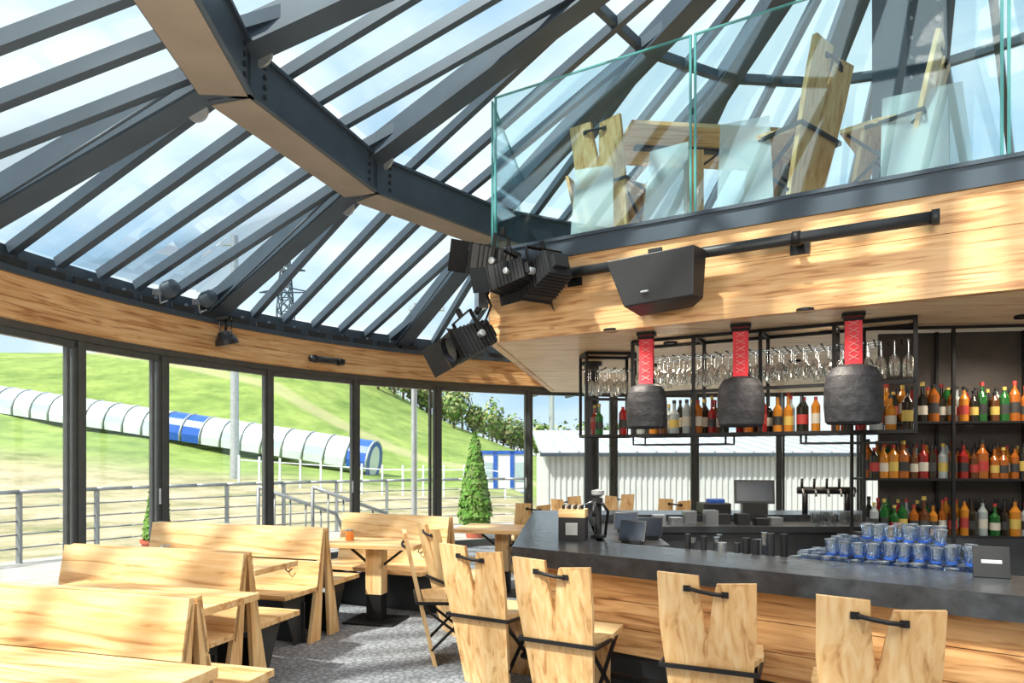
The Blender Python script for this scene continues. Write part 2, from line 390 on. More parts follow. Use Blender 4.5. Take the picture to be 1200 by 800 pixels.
bench((-2.9,3.42),(-1.38,2.98))
for x,y in((-2.72,5.36),(-1.55,6.52)):
    mb=MB(); o=plain('amber_glass',(.75,.22,.04),.2)
    mb.lathe([(0,0),(.035,0),(.04,.05),(.035,.09)],(0,0,0),o,16); mb.lathe([(.04,.005),(.043,.03)],(0,0,0),o,16)
    mb.lathe([(.036,.09),(.036,.105),(0,.105)],(0,0,0),CHROME,16)
    mb.obj('candle_jar',0,TR(x,y,.752))
# ---------------------------------------------------------------- bar counter
u=Vector((.803,-.596,0)); nn=Vector((.596,.803,0)); P0=Vector((0,4.72,0))
def bp(s,n,z=0): return P0+u*s+nn*n+V(0,0,z)
E=4.2; I1=Vector((.622,5.006,0)); I2=Vector((.8,7.3,0)); P1=Vector((.25,7.9,0))
mb=MB(); g=lambda *ps:[(p.x,p.y) for p in ps]
mb.prism(g(P0,bp(E,0),bp(E,.6),I1),.81,.93,SLATE)
mb.prism(g(P0,I1,I2,P1),.81,.93,SLATE)
mb.prism([P1[:2],I2[:2],(4.2,7.3),(4.2,7.9)],.81,.93,SLATE)
for i,(z0,z1) in enumerate(((.30,.46),(.465,.63),(.635,.81))):
    k=.004*(i%2)
    mb.prism(g(bp(.16,.12+k),bp(E,.12+k),bp(E,.2),bp(.16,.2)),z0,z1,WB)
    l0=Vector((.135+k,4.80,0)); l1=Vector((.37+k,7.8,0))
    mb.prism(g(l0,l0+V(.08,0,0),l1+V(.08,0,0),l1),z0,z1,SLATE)
mb.prism(g(bp(.16,.14),bp(E,.14),bp(E,.2),bp(.16,.2)),0,.30,STEELD)
mb.prism([(.155,4.80),(.23,4.80),(.45,7.8),(.39,7.8)],0,.30,STEELD)
mb.prism([(.4,7.7),(.4,7.8),(4.2,7.8),(4.2,7.7)],0,.81,STEELD)
mb.tube([bp(.1,-.02,.2),bp(E,-.02,.2)],.022,IRON)
for s in(.3,1.3,2.3,3.3): mb.beam(bp(s,-.02,.2),bp(s,.15,.2),.02,.02,IRON)
mb.prism(g(bp(.75,.6),bp(E,.6),bp(E,1.2),bp(.9,1.2)),.80,.85,DKST)
mb.prism(g(bp(.8,1.1),bp(E,1.1),bp(E,1.15),bp(.8,1.15)),0,.80,STEELD)
mb.prism([(.75,5.4),(1.25,5.4),(1.35,7.2),(.9,7.2)],.80,.85,DKST)
mb.prism([(1.2,5.5),(1.24,5.5),(1.34,7.2),(1.3,7.2)],0,.80,STEELD)
mb.prism([(1.4,6.75),(4.2,6.75),(4.2,7.3),(1.4,7.3)],.80,.86,STEELD)
mb.prism([(1.4,6.8),(4.2,6.8),(4.2,6.84),(1.4,6.84)],0,.80,DKST)
mb.obj('bar_counter')
mb=MB(); mb.box((0,0,.085),(.20,.15,.17),BLK); mb.box((0,0,.20),(.20,.15,.06),WX)
PAPER=plain('menu_card',(.7,.62,.5),.7)
for i in range(7): mb.box((-.07+i*.023,0,.23),(.008,.12,.06),PAPER if i%2 else IRON)
mb.box((0,-.077,.085),(.09,.004,.09),PLATE)
mb.obj('menu_holder',.002,TR(.46,5.12,.93,-15))
mb=MB()
mb.lathe([(0,0),(.06,0),(.06,.02),(.03,.03),(.028,.24),(.04,.26),(.04,.3),(0,.31)],(0,0,0),BLK,14)
mb.tube([(0,0,.26),(.0,-.1,.27),(0,-.13,.22),(0,-.13,.17)],.014,BLK); mb.tube([(0,0,.28),(-.09,-.04,.25),(-.09,-.04,.1)],.012,CHROME)
mb.lathe([(0,.30),(.05,.33),(.05,.36),(0,.37)],(0,0,0),PLATE,14)
mb.tube([(.05,.02,.0),(.08,.0,.2),(.05,-.08,.27)],.012,BLK)
mb.obj('drinks_tap',0,TR(.66,5.25,.931,-20))
SCR=plain('screen_dark',(.03,.035,.05),.15)
for x,y,rz in((1.15,5.75,-20),(.95,5.45,-30),(1.05,6.3,-10)):
    mb=MB(); mb.box((0,.0,.11),(.22,.012,.17),BLK,Matrix.Rotation(-.35,4,'X')); mb.box((0,.05,.02),(.16,.12,.03),BLK)
    mb.box((0,-.008,.11),(.20,.003,.15),SCR,Matrix.Rotation(-.35,4,'X'))
    mb.obj('tablet_on_stand',.003,TR(x,y,.852,rz))
mb=MB(); mb.box((0,0,.24),(.42,.03,.26),BLK,Matrix.Rotation(-.2,4,'X')); mb.box((0,-.018,.24),(.38,.004,.22),plain('screen_blue',(.02,.03,.05),.3),Matrix.Rotation(-.2,4,'X'))
mb.box((0,.06,.06),(.26,.2,.12),BLK); mb.obj('cash_register',.004,TR(2.65,7.45,.93,-12))
mb=MB(); mb.box((0,0,.06),(.3,.25,.12),BLK); mb.box((0,-.05,.14),(.18,.1,.05),plain('blue_plastic',(.03,.1,.45),.4)); mb.obj('receipt_printer',.01,TR(2.2,7.45,.93,5))
mb=MB()
mb.tube([(-.3,0,.25),(.3,0,.25)],.04,BLK,12)
for sx in(-.22,.22): mb.tube([(sx,0,0),(sx,0,.25)],.03,BLK,10)
for i in range(5):
    x=-.26+i*.13; mb.tube([(x,0,.25),(x,-.08,.26),(x,-.1,.19)],.012,CHROME); mb.tube([(x,-.02,.27),(x,-.03,.38)],.014,BLK)
mb.obj('beer_taps',0,TR(3.45,7.5,.93,-8))
mb=MB()
for i in range(13):
    s=.95+i*.05+random.uniform(-.01,.01); n=random.uniform(.75,1.1); c=bp(s,n,.85)
    h=random.uniform(.08,.2); r0=random.uniform(.02,.035)
    mb.lathe([(0,0),(r0,0),(r0,h),(0,h)],c,random.choice([BLK,CHROME,IRON,WINE]),10)
for i in range(22):
    c=(2.9+random.uniform(0,1.2),6.8+random.uniform(.05,.4),.86); mb.lathe([(.02,0),(.035,0),(.04,.13)],c,WINE,10)
for i in range(8):
    c=(1.5+i*.17,7.0+random.uniform(-.1,.1),.86); h=random.uniform(.06,.16); mb.box((c[0],c[1],c[2]+h/2),(.12,.14,h),random.choice([BLK,STEELD,CHROME]))
mb.obj('bar_utensils')
BL=glass('blue_tumbler_glass',(.88,.93,.99),.9,(.85,.92,1)); BL2=frosted('blue_glass_base',(.05,.16,.62),.7)
mb=MB()
for lay in range(3):
    for i in range(14-lay*4):
        for j in range(7-lay*2):
            s=1.72+lay*.17+i*.078+random.uniform(-.012,.012); n=.66+lay*.07+j*.078+random.uniform(-.012,.012)
            if random.random()<.10+.08*lay: continue
            z=.851+lay*.098; h=random.uniform(.085,.10)
            tx=Matrix.Translation(bp(s,n,z))@Matrix.Rotation(random.uniform(-.07,.07),4,'X')@Matrix.Rotation(random.uniform(-.07,.07),4,'Y')
            mb.lathe([(.026,.0),(.030,.03),(.036,h)],(0,0,0),BL,10,tx); mb.lathe([(0,.0),(.027,.0),(.029,.013),(0,.013)],(0,0,0),BL2,10,tx); mb.lathe([(.0355,h-.006),(.0365,h)],(0,0,0),CHROME,10,tx)
mb.obj('stacked_blue_glasses')
mb=MB(); mb.box((0,0,.08),(.16,.02,.16),BLK,Matrix.Rotation(-.2,4,'X')); mb.box((0,-.012,.08),(.09,.004,.02),PLATE,Matrix.Rotation(-.2,4,'X')); mb.obj('table_sign',.003,TR(2.46,3.50,.93,-25))
mb=MB(); mb.lathe([(.12,0),(.12,.02),(.09,.03),(.09,2.66),(.13,2.67),(.13,2.71)],(0,0,0),STEELD,20); mb.obj('round_pillar',0,TR(.98,8.4,0))
# ---------------------------------------------------------------- bottles
BC=[plain('bottle_'+n,c,.1,0,.05) for n,c in(('amber',(.30,.085,.012)),('dark',(.012,.012,.01)),('dark2',(.02,.014,.01)),('green',(.012,.09,.02)),('clear',(.30,.34,.34)),('red',(.22,.012,.012)),('brown',(.09,.03,.01)),('amber2',(.45,.17,.02)))]
LB=[plain('label_'+n,c,.6,0,.05) for n,c in(('cream',(.52,.48,.40)),('black',(.02,.02,.02)),('black2',(.03,.03,.03)),('yellow',(.50,.36,.08)),('red',(.35,.03,.025)))]
def bottle(mb,c,s=1):
    b=random.choice(BC); l=random.choice(LB); r=random.uniform(.034,.045)*s; h=random.uniform(.17,.22)*s; H=random.uniform(.28,.33)*s
    cap=random.choice([IRON,LB[4],LB[3],BLK,BLK])
    mb.lathe([(0,0),(r,0),(r,h*.3),(r*1.01,h*.3),(r*1.01,h*.7),(r,h*.7),(r,h),(r*.35,h*1.22),(r*.32,H*.9),(r*.4,H*.9),(r*.4,H),(0,H)],c,b,10,None,[b,b,l,l,l,b,b,b,cap,cap,cap])
def shelfrow(name,p,q,n,rows=1):
    mb=MB(); p=Vector(p);q=Vector(q); d=(q-p).normalized(); a=Vector((-d.y,d.x,0))
    for r in range(rows):
        for i in range(n):
            c=p.lerp(q,(i+.5+random.uniform(-.15,.15))/n)+a*(r*.11)
            bottle(mb,c,random.uniform(.9,1.1))
    mb.obj(name)
def wglass(mb,c,s=1,inv=True):
    k=-1 if inv else 1
    mb.lathe([(.034*s,0),(.004,.006*k),(.004,.085*k*s),(.028*s,.11*k*s),(.036*s,.15*k*s),(.028*s,.20*k*s)],c,WINE,9)
mb=MB(); a=Vector((3.12,6.05,0)); b2=Vector((5.4,5.75,0)); d=(b2-a).normalized(); pn=Vector((-d.y,d.x,0))
for z in(.86,1.36,1.86):
    mb.prism(g(a,b2,b2+pn*.3,a+pn*.3),z-.02,z,IRON)
for t in(0,.32,.64,1):
    for o in(0,.3):
        q=a.lerp(b2,t)+pn*o; mb.beam(q,q+V(0,0,2.69),.025,.025,IRON,up=d)
mb.prism(g(a+d*.25+pn*.33,b2+pn*.33,b2+pn*.36,a+d*.25+pn*.36),0,2.69,plain('dark_back_panel',(.06,.05,.045),.6))
mb.prism(g(a,b2,b2+pn*.3,a+pn*.3),.03,.84,STEELD)
mb.beam(a+V(0,0,2.68),b2+V(0,0,2.68),.025,.025,IRON)
mb.obj('back_bar_shelf')
for z in(.86,1.36,1.86): shelfrow('shelf_bottles',a+d*.06+pn*.06+V(0,0,z+.001),b2-d*.1+pn*.06+V(0,0,z+.001),26,2)
# ---------------------------------------------------------------- hanging glass rack
def rack(name,A,B,dep,z0,z1,nx,bt):
    mb=MB(); A=Vector(A);B=Vector(B); d=(B-A).normalized(); a=Vector((-d.y,d.x,0)); w=.03
    if a.y<0:a=-a
    for o in(0,dep):
        for z in(z0,z1,z0+.42*(z1-z0)+.02) if o==0 else(z0,z1):
            mb.beam(A+a*o+V(0,0,z),B+a*o+V(0,0,z),w,w,IRON)
        for t in [i/nx for i in range(nx+1)]:
            q=A.lerp(B,t)+a*o; mb.beam(q+V(0,0,z0),q+V(0,0,z1),w,w,IRON,up=d)
    for t in [i/nx for i in range(nx+1)]:
        for z in(z0,z1):
            q=A.lerp(B,t); mb.beam(q+V(0,0,z),q+a*dep+V(0,0,z),w,w,IRON)
    L=(B-A).length; k=int(L/.10)
    for i in range(k+1):
        q=A.lerp(B,i/k); mb.beam(q+V(0,0,z1-.16),q+a*dep+V(0,0,z1-.16),.014,.010,IRON)
    for i in range(6): mb.beam(A+a*dep*(i+.5)/6+V(0,0,z0),B+a*dep*(i+.5)/6+V(0,0,z0),.012,.008,IRON)
    mb.obj(name)
    mb=MB()
    for i in range(k):
        for j in range(3):
            if random.random()<.1: continue
            wglass(mb,A.lerp(B,(i+.5)/k)+a*dep*(j+.5)/3+V(0,0,z1-.17),random.uniform(1.15,1.45))
    mb.obj('hanging_wine_glasses')
    mb=MB(); kb=int(L/bt)
    for i in range(kb):
        for j in range(2):
            if random.random()<.12: continue
            bottle(mb,A.lerp(B,(i+.5+random.uniform(-.15,.15))/kb)+a*dep*(j+.5)/2+V(0,0,z0+.016),1.08)
    mb.obj('rack_bottles')
rack('hanging_glass_rack',(1.2,6.79,0),(3.30,5.58,0),.40,1.76,2.69,4,.115)
rack('hanging_glass_rack',(.82,7.5,0),(1.36,7.55,0),.35,1.78,2.69,1,.2)
mb=MB()
for s0,s1 in((0,.9),(1.55,2.3)):
    A=Vector((1.2,6.79,0));d=(Vector((3.35,5.55,0))-A).normalized(); a=Vector((-d.y,d.x,0))
    for o in(.02,.38): mb.beam(A+d*s0+a*o+V(0,0,1.67),A+d*s1+a*o+V(0,0,1.67),.015,.015,IRON)
    for s in(s0,s1):
        mb.beam(A+d*s+a*.02+V(0,0,1.67),A+d*s+a*.38+V(0,0,1.67),.015,.015,IRON)
        for o in(.02,.38): mb.beam(A+d*s+a*o+V(0,0,1.67),A+d*s+a*o+V(0,0,1.745),.015,.015,IRON)
mb.obj('rack_lower_frame')
# ---------------------------------------------------------------- cow bells
RED=plain('red_strap',(.55,.015,.03),.6); EMB=plain('strap_embroidery',(.62,.28,.28),.7)
for x,y,s in((1.25,6.34,.95),(1.99,5.94,1.0),(2.74,5.48,1.1)):
    mb=MB(); H=.44*s; z0=1.83-.02; R=.175*s
    prof=[(R*.90,0),(R*1.0,.02),(R*1.05,H*.3),(R*1.04,H*.6),(R*.97,H*.80),(R*.80,H*.93),(R*.45,H*.99),(0,H)]
    mb.lathe(prof,(0,0,z0),BELL,28,None,None,1.08,.8)
    mb.lathe([(R*.90,0),(R*.82,.03),(R*.8,H*.5),(0,H*.8)],(0,0,z0),BELL,28,None,None,1.08,.8)
    mb.tube([(0,0,z0+H*.7),(0,0,z0+.02)],.012,IRON); mb.lathe([(0,-.03),(.03,-.01),(.03,.02),(0,.04)],(0,0,z0+.03),IRON,10)
    mb.tube([(-.07,0,z0+H-.03),(-.07,0,z0+H+.03),(.07,0,z0+H+.03),(.07,0,z0+H-.03)],.014,IRON)
    for yo in(-.03,.03): mb.box((0,yo,(z0+H+2.68)/2),(.125,.012,2.68-z0-H+.04),RED)
    n=6; zz=z0+H
    for i in range(n):
        z=zz+.05+i*(2.62-zz)/n
        mb.beam((-.035,-.038,z-.02),(.035,-.038,z+.02),.004,.007,EMB,up=(0,1,0)); mb.beam((-.035,-.038,z+.02),(.035,-.038,z-.02),.004,.007,EMB,up=(0,1,0))
    mb.box((0,0,2.685),(.17,.1,.03),IRON); mb.tube([(-.075,-.04,2.65),(.075,-.04,2.65)],.014,IRON)
    mb.obj('cow_bell',0,TR(x,y,0,-22))
# ---------------------------------------------------------------- pipe, speaker, floodlights
mb=MB(); A=F0+fd*.75+fn*.22+V(0,0,3.22); B=F0+fd*3.80+fn*.22+V(0,0,3.22)
mb.tube([A,B],.045,STEELD,16); mb.tube([B-fd*.02,B+fd*.03],.055,STEELD,16)
for s in(.95,2.9):
    q=F0+fd*s+V(0,0,3.22); mb.beam(q+fn*.05,q+fn*.22,.05,.03,IRON); mb.box(q+fn*.055,(.14,.02,.16),IRON,rz=math.atan2(fd.y,fd.x))
    mb.tube([q+fn*.22-fd*.03,q+fn*.22+fd*.03],.055,IRON,16)
mb.obj('lighting_pipe')
def speaker(M):
    mb=MB()
    vs=[(-.40,-.20),(.30,-.24),(.40,-.08),(.30,.16),(-.26,.2)]
    n=len(vs); top=[(x*1.02,y,.19) for x,y in vs]; bot=[(x*.80+.02,y*.8,-.21) for x,y in vs]
    mb.add(bot+top,[tuple(range(n))[::-1],tuple(range(n,2*n))]+[(i,(i+1)%n,n+(i+1)%n,n+i) for i in range(n)],BLK)
    mb.tube([(0,0,.18),(0,0,.30)],.03,IRON); mb.box((.0,0,.27),(.12,.12,.05),IRON)
    mb.box((-.12,-.20,-.12),(.07,.02,.02),PLATE)
    return mb.obj('loudspeaker',.03,M)
q=F0+fd*1.86+fn*.36+V(0,0,3.02); speaker(TR(q.x,q.y,2.98,-14,.98,-6,-6))
def flood(M,s=1,name='stage_floodlight'):
    mb=MB()
    mb.add([(-.16,-.24,-.14),(.16,-.24,-.14),(.16,-.24,.14),(-.16,-.24,.14),(-.12,.18,-.11),(.12,.18,-.11),(.12,.18,.11),(-.12,.18,.11)],
      [(0,1,2,3),(7,6,5,4),(0,4,5,1),(1,5,6,2),(2,6,7,3),(3,7,4,0)],BLK)
    for i in range(8): mb.box((0,-.16+i*.045,0),(.33-i*.008,.012,.29-i*.006),BLK)
    mb.box((0,-.25,0),(.34,.03,.30),IRON); mb.lathe([(0,.0),(.11,.0),(.12,.03)],(0,0,0),LENS,20,Matrix.Translation((0,-.27,0))@Matrix.Rotation(pi/2,4,'X'))
    for sx in(-1,1):
        mb.add([(sx*.165,-.27,-.15),(sx*.165,-.27,.15),(sx*.30,-.40,.15),(sx*.30,-.40,-.15)],[(0,1,2,3)],IRON)
        mb.beam((sx*.19,0,0),(sx*.19,0,.25),.012,.04,IRON,up=(0,1,0)); mb.tube([(sx*.15,0,0),(sx*.21,0,0)],.035,PLATE)
    mb.beam((-.19,0,.25),(.19,0,.25),.04,.012,IRON); mb.tube([(0,0,.25),(0,0,.33)],.03,IRON)
    mb.box((0,.2,0),(.15,.06,.12),BLK)
    return mb.obj(name,.004,M)
flood(TR(-.12,6.36,3.36,-110,.95,-12,10)); flood(TR(.32,6.08,3.18,-150,.98,18)); flood(TR(.02,6.08,3.17,-120,.78,12))
flood(TR(-.37,6.5,2.66,-60,.98,25,-12))
mb=MB(); mb.tube([(-.24,6.6,3.15),(-.30,6.55,3.0),(-.34,6.5,2.92)],.03,IRON); mb.tube([(-.32,6.6,3.3),(.42,6.3,3.22)],.035,IRON,12)
mb.box((-.30,6.55,3.05),(.09,.09,.16),CHROME,rz=.5); mb.box((-.26,6.55,3.22),(.14,.12,.12),BLK); mb.box((.1,6.35,3.3),(.3,.12,.14),BLK,rz=-.5)
mb.tube([(-.26,6.55,3.15),(-.20,6.48,2.98),(-.26,6.42,2.8),(-.34,6.48,2.74)],.012,BLK,6)
mb.tube([(.42,6.3,3.22),F0+fd*.8+fn*.22+V(0,0,3.22)],.045,IRON,12)
mb.obj('lamp_clamp_arm')
p=pol(7.66,151.8,3.12); mb=MB(); mb.tube([(0,0,.22),(0,0,.08)],.015,IRON); mb.lathe([(0,.09),(.07,.07),(.12,-.02),(.13,-.07),(.115,-.07),(0,.0)],(0,0,0),BLK,18,Matrix.Rotation(.3,4,'X')); mb.box((0,0,.22),(.2,.1,.03),IRON)
mb.tube([(-.1,0,.22),(-.1,0,.0),(.1,0,.0),(.1,0,.22)],.008,IRON)
mb.obj('spotlight',0,TR(p.x,p.y,3.02,-30,1.1))
p=pol(7.76,139.3,2.92); mb=MB(); mb.tube([(-.28,0,0),(.28,0,0)],.045,BLK,14); mb.box((0,.05,0),(.1,.06,.05),IRON)
for sx in(-.2,.2): mb.tube([(sx-.02,0,0),(sx+.02,0,0)],.055,IRON,14)
mb.obj('tube_heater_lamp',0,TR(p.x,p.y,2.95,48))
for a in(158.5,154.5):
    p=pol(7.6,a,3.45); mb=MB(); mb.lathe([(0,0),(.09,0),(.10,.05),(.08,.14),(0,.16)],(0,0,0),STEEL,16,Matrix.Rotation(1.2,4,'X')); mb.box((0,.05,.0),(.06,.25,.06),PLATE); mb.tube([(.0,.1,.0),(.1,.2,-.1),(.2,.2,-.05)],.01,PLATE)
    mb.obj('roof_motor',0,TR(p.x,p.y,3.40,a-90))
FR=frosted('frosted_translucent',(.80,.84,.86),.42)  # pale see-through leaning panels behind the balcony railing
for s,w,h,rz in((1.05,.42,.75,8),(1.75,.42,.78,-6),(2.45,.46,.85,4),(3.75,.6,.75,0)):
    q=F0+fd*s-fn*.10; mb=MB(); mb.add([(-w/2,-.006,0),(w/2,-.006,0),(w/2*.8,.16,h),(-w/2*.95,.16,h),(-w/2,.006,0),(w/2,.006,0),(w/2*.8,.172,h),(-w/2*.95,.172,h)],[(0,1,2,3),(7,6,5,4),(0,4,5,1),(1,5,6,2),(2,6,7,3),(3,7,4,0)],FR)
    mb.obj('translucent_panel',0,TR(q.x,q.y,3.6,-28+rz))
# ---------------------------------------------------------------- fill spots with made-up housings, added under soffit to brighten the bar
for x,y in((1.6,6.9),(2.9,6.3),(4.2,5.6),(1.8,8.6),(3.4,8.2),(.9,6.2),(2.3,5.35)):
    mb=MB(); mb.lathe([(.07,.0),(.07,.02),(.045,.02),(.045,.005),(0,.005)],(0,0,0),IRON,16); mb.obj('added_lamp_housing',0,TR(x,y,2.688))
    l=bpy.data.lights.new('added_bar_fill','SPOT'); l.energy=85; l.spot_size=2.6; l.spot_blend=.8; l.shadow_soft_size=.12; l.color=(1,.87,.70)
    o=bpy.data.objects.new('added_bar_fill_lamp',l); COL.objects.link(o); o.location=(x,y,2.67)
# ---------------------------------------------------------------- outside
def sst(x,a,b):
    t=max(0,min(1,(x-a)/(b-a))); return t*t*(3-2*t)
def gz(x,y):
    a=max(0,(-x-5.5)*.14) if x<0 else 0
    s=max(0,min(1,(y-16)/29)); z=s*a
    if y>45:
        if x<-21: rg=13.2
        elif x<-9: rg=13.2-(x+21)/12*7.0
        elif x<0: rg=6.2-(x+9)/9*3.7
        else: rg=max(1.0,2.5-x*.3)
        uu=min(1,(y-45)/30); z=a+uu*(max(rg,a)-a)
    z-=sst(x,-1,3)*1.3*sst(y,12,17)*(1-sst(y,40,60))
    z-=.12
    return z
m,nt,b=newmat('hillside_ground')
tc=nt.nodes.new('ShaderNodeTexCoord'); sp=nt.nodes.new('ShaderNodeSeparateXYZ'); nt.links.new(tc.outputs['Object'],sp.inputs[0])
n=nt.nodes.new('ShaderNodeTexNoise'); n.inputs['Scale'].default_value=.35; n.inputs['Detail'].default_value=12; n.inputs['Roughness'].default_value=.78; nt.links.new(tc.outputs['Object'],n.inputs['Vector'])
ma=nt.nodes.new('ShaderNodeMath'); ma.operation='MULTIPLY_ADD'; ma.inputs[1].default_value=14; nt.links.new(n.outputs['Fac'],ma.inputs[0]); nt.links.new(sp.outputs['Y'],ma.inputs[2])
mr=nt.nodes.new('ShaderNodeMapRange'); mr.inputs[1].default_value=36; mr.inputs[2].default_value=46; nt.links.new(ma.outputs[0],mr.inputs[0])
gr=nt.nodes.new('ShaderNodeValToRGB'); gr.color_ramp.elements[0].color=(.10,.18,.03,1); gr.color_ramp.elements[1].color=(.28,.37,.09,1); gr.color_ramp.elements[0].position=.36; gr.color_ramp.elements[1].position=.62
ge=gr.color_ramp.elements.new(.70); ge.color=(.36,.34,.16,1)
di=nt.nodes.new('ShaderNodeValToRGB'); di.color_ramp.elements[0].color=(.18,.19,.08,1); di.color_ramp.elements[1].color=(.48,.39,.27,1); di.color_ramp.elements[0].position=.38; di.color_ramp.elements[1].position=.56
nt.links.new(n.outputs['Fac'],gr.inputs[0]); nt.links.new(n.outputs['Fac'],di.inputs[0])
mx=nt.nodes.new('ShaderNodeMixRGB'); nt.links.new(mr.outputs[0],mx.inputs[0]); nt.links.new(di.outputs[0],mx.inputs[1]); nt.links.new(gr.outputs[0],mx.inputs[2])
wv=nt.nodes.new('ShaderNodeMath'); wv.operation='MULTIPLY_ADD'; wv.inputs[1].default_value=.55; nt.links.new(sp.outputs['X'],wv.inputs[0]); nt.links.new(sp.outputs['Y'],wv.inputs[2])
sb=nt.nodes.new('ShaderNodeMath'); sb.operation='SUBTRACT'; sb.inputs[1].default_value=49; nt.links.new(wv.outputs[0],sb.inputs[0])
ab=nt.nodes.new('ShaderNodeMath'); ab.operation='ABSOLUTE'; nt.links.new(sb.outputs[0],ab.inputs[0])
tr=nt.nodes.new('ShaderNodeMapRange'); tr.inputs[1].default_value=.7; tr.inputs[2].default_value=1.6; tr.inputs[3].default_value=.6; tr.inputs[4].default_value=0; nt.links.new(ab.outputs[0],tr.inputs[0])
mx3=nt.nodes.new('ShaderNodeMixRGB'); nt.links.new(tr.outputs[0],mx3.inputs[0]); nt.links.new(mx.outputs[0],mx3.inputs[1]); mx3.inputs[2].default_value=(.42,.38,.22,1)
nt.links.new(mx3.outputs[0],b.inputs['Base Color']); b.inputs['Roughness'].default_value=.95
GR=m
vs=[];fs=[]; xs=[-90+3*i for i in range(61)]; ys=[-20+3*i for i in range(46)]
for y in ys:
    for x in xs: vs.append((x,y,gz(x,y)+(.25*noise.noise(Vector((x*.15,y*.15,0))) if y>22 else 0)-(.15 if y<16 else 0)))
W=len(xs)
for j in range(len(ys)-1):
    for i in range(W-1): fs.append((j*W+i,j*W+i+1,(j+1)*W+i+1,(j+1)*W+i))
mb=MB(); mb.add(vs,fs,GR,None,True); mb.obj('ground')
PAV=plain('terrace_paving',(.42,.40,.37),.8,0,.2,3)
mb=MB(); mb.arc(C,8.16,12.0,40,200,-.3,-.02,PAV,60); mb.obj('terrace')
RAIL=plain('railing_grey_steel',(.30,.32,.34),.4,.5)
mb=MB()
for k in range(0,34):
    a=104+k*2.75; p=pol(11.7,a,0); q=pol(11.7,a+2.75,0)
    if k%2==0: mb.beam(p+V(0,0,-.02),p+V(0,0,1.0),.06,.06,RAIL)
    mb.tube([p+V(0,0,1.03),q+V(0,0,1.03)],.034,RAIL,6)
    for z in(.2,.4,.6,.8): mb.tube([p+V(0,0,z),q+V(0,0,z)],.013,RAIL,5)
mb.obj('terrace_railing')
mb=MB()
for o in(0,.9):
    mb.tube([(-4.2+o,11.3,1.05),(-3.1+o,12.0,.55),(-2.9+o,12.1,.0)],.036,RAIL,6); mb.tube([(-4.2+o,11.3,0),(-4.2+o,11.3,1.05)],.03,RAIL,6)
    for t in(.2,.4,.6,.8): mb.tube([(-4.2+o+1.1*t,11.3+.7*t,1.05-.5*t),(-4.2+o+1.1*t,11.3+.7*t,0)],.016,RAIL,6)
mb.obj('stair_handrail')
mb=MB(); mb.box((0,0,.24),(.55,.35,.36),PLATE); mb.box((0,0,.43),(.6,.4,.03),CHROME)
for sx in(-.22,.22): mb.box((sx,0,.03),(.06,.3,.06),STEELD)
mb.obj('utility_cabinet',.01,TR(-5.0,11.4,-.02,40))
WT=plain('white_polycarbonate',(.66,.72,.78),.3,0,.08,.5); WG=plain('tunnel_window_grey',(.40,.50,.56),.2); BLU=plain('blue_panel',(.015,.10,.48),.4); RIB=plain('tunnel_rib',(.38,.42,.46),.4)
mb=MB(); a=Vector((-8.7,43,1.25)); b2=Vector((-42,49,6.1)); d=(b2-a).normalized(); L=(b2-a).length; side=Vector((d.y,-d.x,0)).normalized(); up=side.cross(d)
if up.z<0: up=-up
ns=24; R=1.3
if side.y>0: side=-side
for i in range(ns):
    for k in range(10):
        t0=pi*1.25*k/10-.4; t1=pi*1.25*(k+1)/10-.4; s0=L*i/ns; s1=L*(i+1)/ns-.12
        f=lambda s,t,r=R:a+d*s+side*math.cos(t)*r+up*math.sin(t)*r
        mt=WT
        if k in(1,2,3) : mt=WG if i%2==0 else WT
        if i in(8,9) : mt=BLU if k<5 else WT
        if i==0: mt=BLU if k<9 else WT
        mb.add([f(s0,t0),f(s1,t0),f(s1,t1),f(s0,t1)],[(0,1,2,3)],mt,None,True)
    mb.tube([a+d*(L*i/ns)+side*math.cos(t)*R+up*math.sin(t)*R for t in [pi*1.25*k/10-.4 for k in range(11)]],.07,RIB,5)
mb.add([a-d*.02+side*math.cos(2*pi*k/20)*R*1.02+up*math.sin(2*pi*k/20)*R*1.02 for k in range(20)],[tuple(range(20))],BLU)
mb.add([a-d*.04+side*math.cos(2*pi*k/20)*R*.6+up*math.sin(2*pi*k/20)*R*.75 for k in range(20)],[tuple(range(20))],WT)
mb.beam(a-up*1.15,b2-up*1.15,2.2,.3,RIB)
mb.obj('conveyor_tunnel')
WC=plain('white_corrugated',(.56,.58,.60),.5,0,.05,2); RS=plain('roof_sheet',(.50,.53,.58),.4,0,.05,2)
mb=MB(); x0,x1=.9,24.; y0,y1=22.,31.
mb.box(((x0+x1)/2,(y0+y1)/2,.1),(x1-x0-.4,y1-y0-.6,3.2),WC)
nx=120
for i in range(nx):
    x=x0+.25+(x1-x0-.5)*i/nx; mb.box((x,y0+.28,.1),(.09,.05,3.2),WC)
RY=[(y0-.1,1.68),(y1,2.75)]
mb.add([(x0,RY[0][0],RY[0][1]),(x1,RY[0][0],RY[0][1]),(x1,RY[1][0],RY[1][1]),(x0,RY[1][0],RY[1][1])],[(0,1,2,3)],RS)
mb.add([(x0,RY[0][0],RY[0][1]-.12),(x1,RY[0][0],RY[0][1]-.12),(x1,RY[0][0],RY[0][1]),(x0,RY[0][0],RY[0][1])],[(0,1,2,3)],STEEL)
for i in range(38):
    x=x0+(x1-x0)*i/37; mb.beam((x,RY[0][0],RY[0][1]+.03),(x,RY[1][0],RY[1][1]+.03),.06,.07,RIB)
mb.obj('corrugated_shed')
mb=MB(); WD=plain('container_white',(.75,.77,.8),.5)
mb.box((0,0,1.2),(2.6,2.4,2.4),WD)
for x in(-1.25,-.45,.45,1.25): mb.box((x,-1.22,1.2),(.22,.06,2.4),BLU)
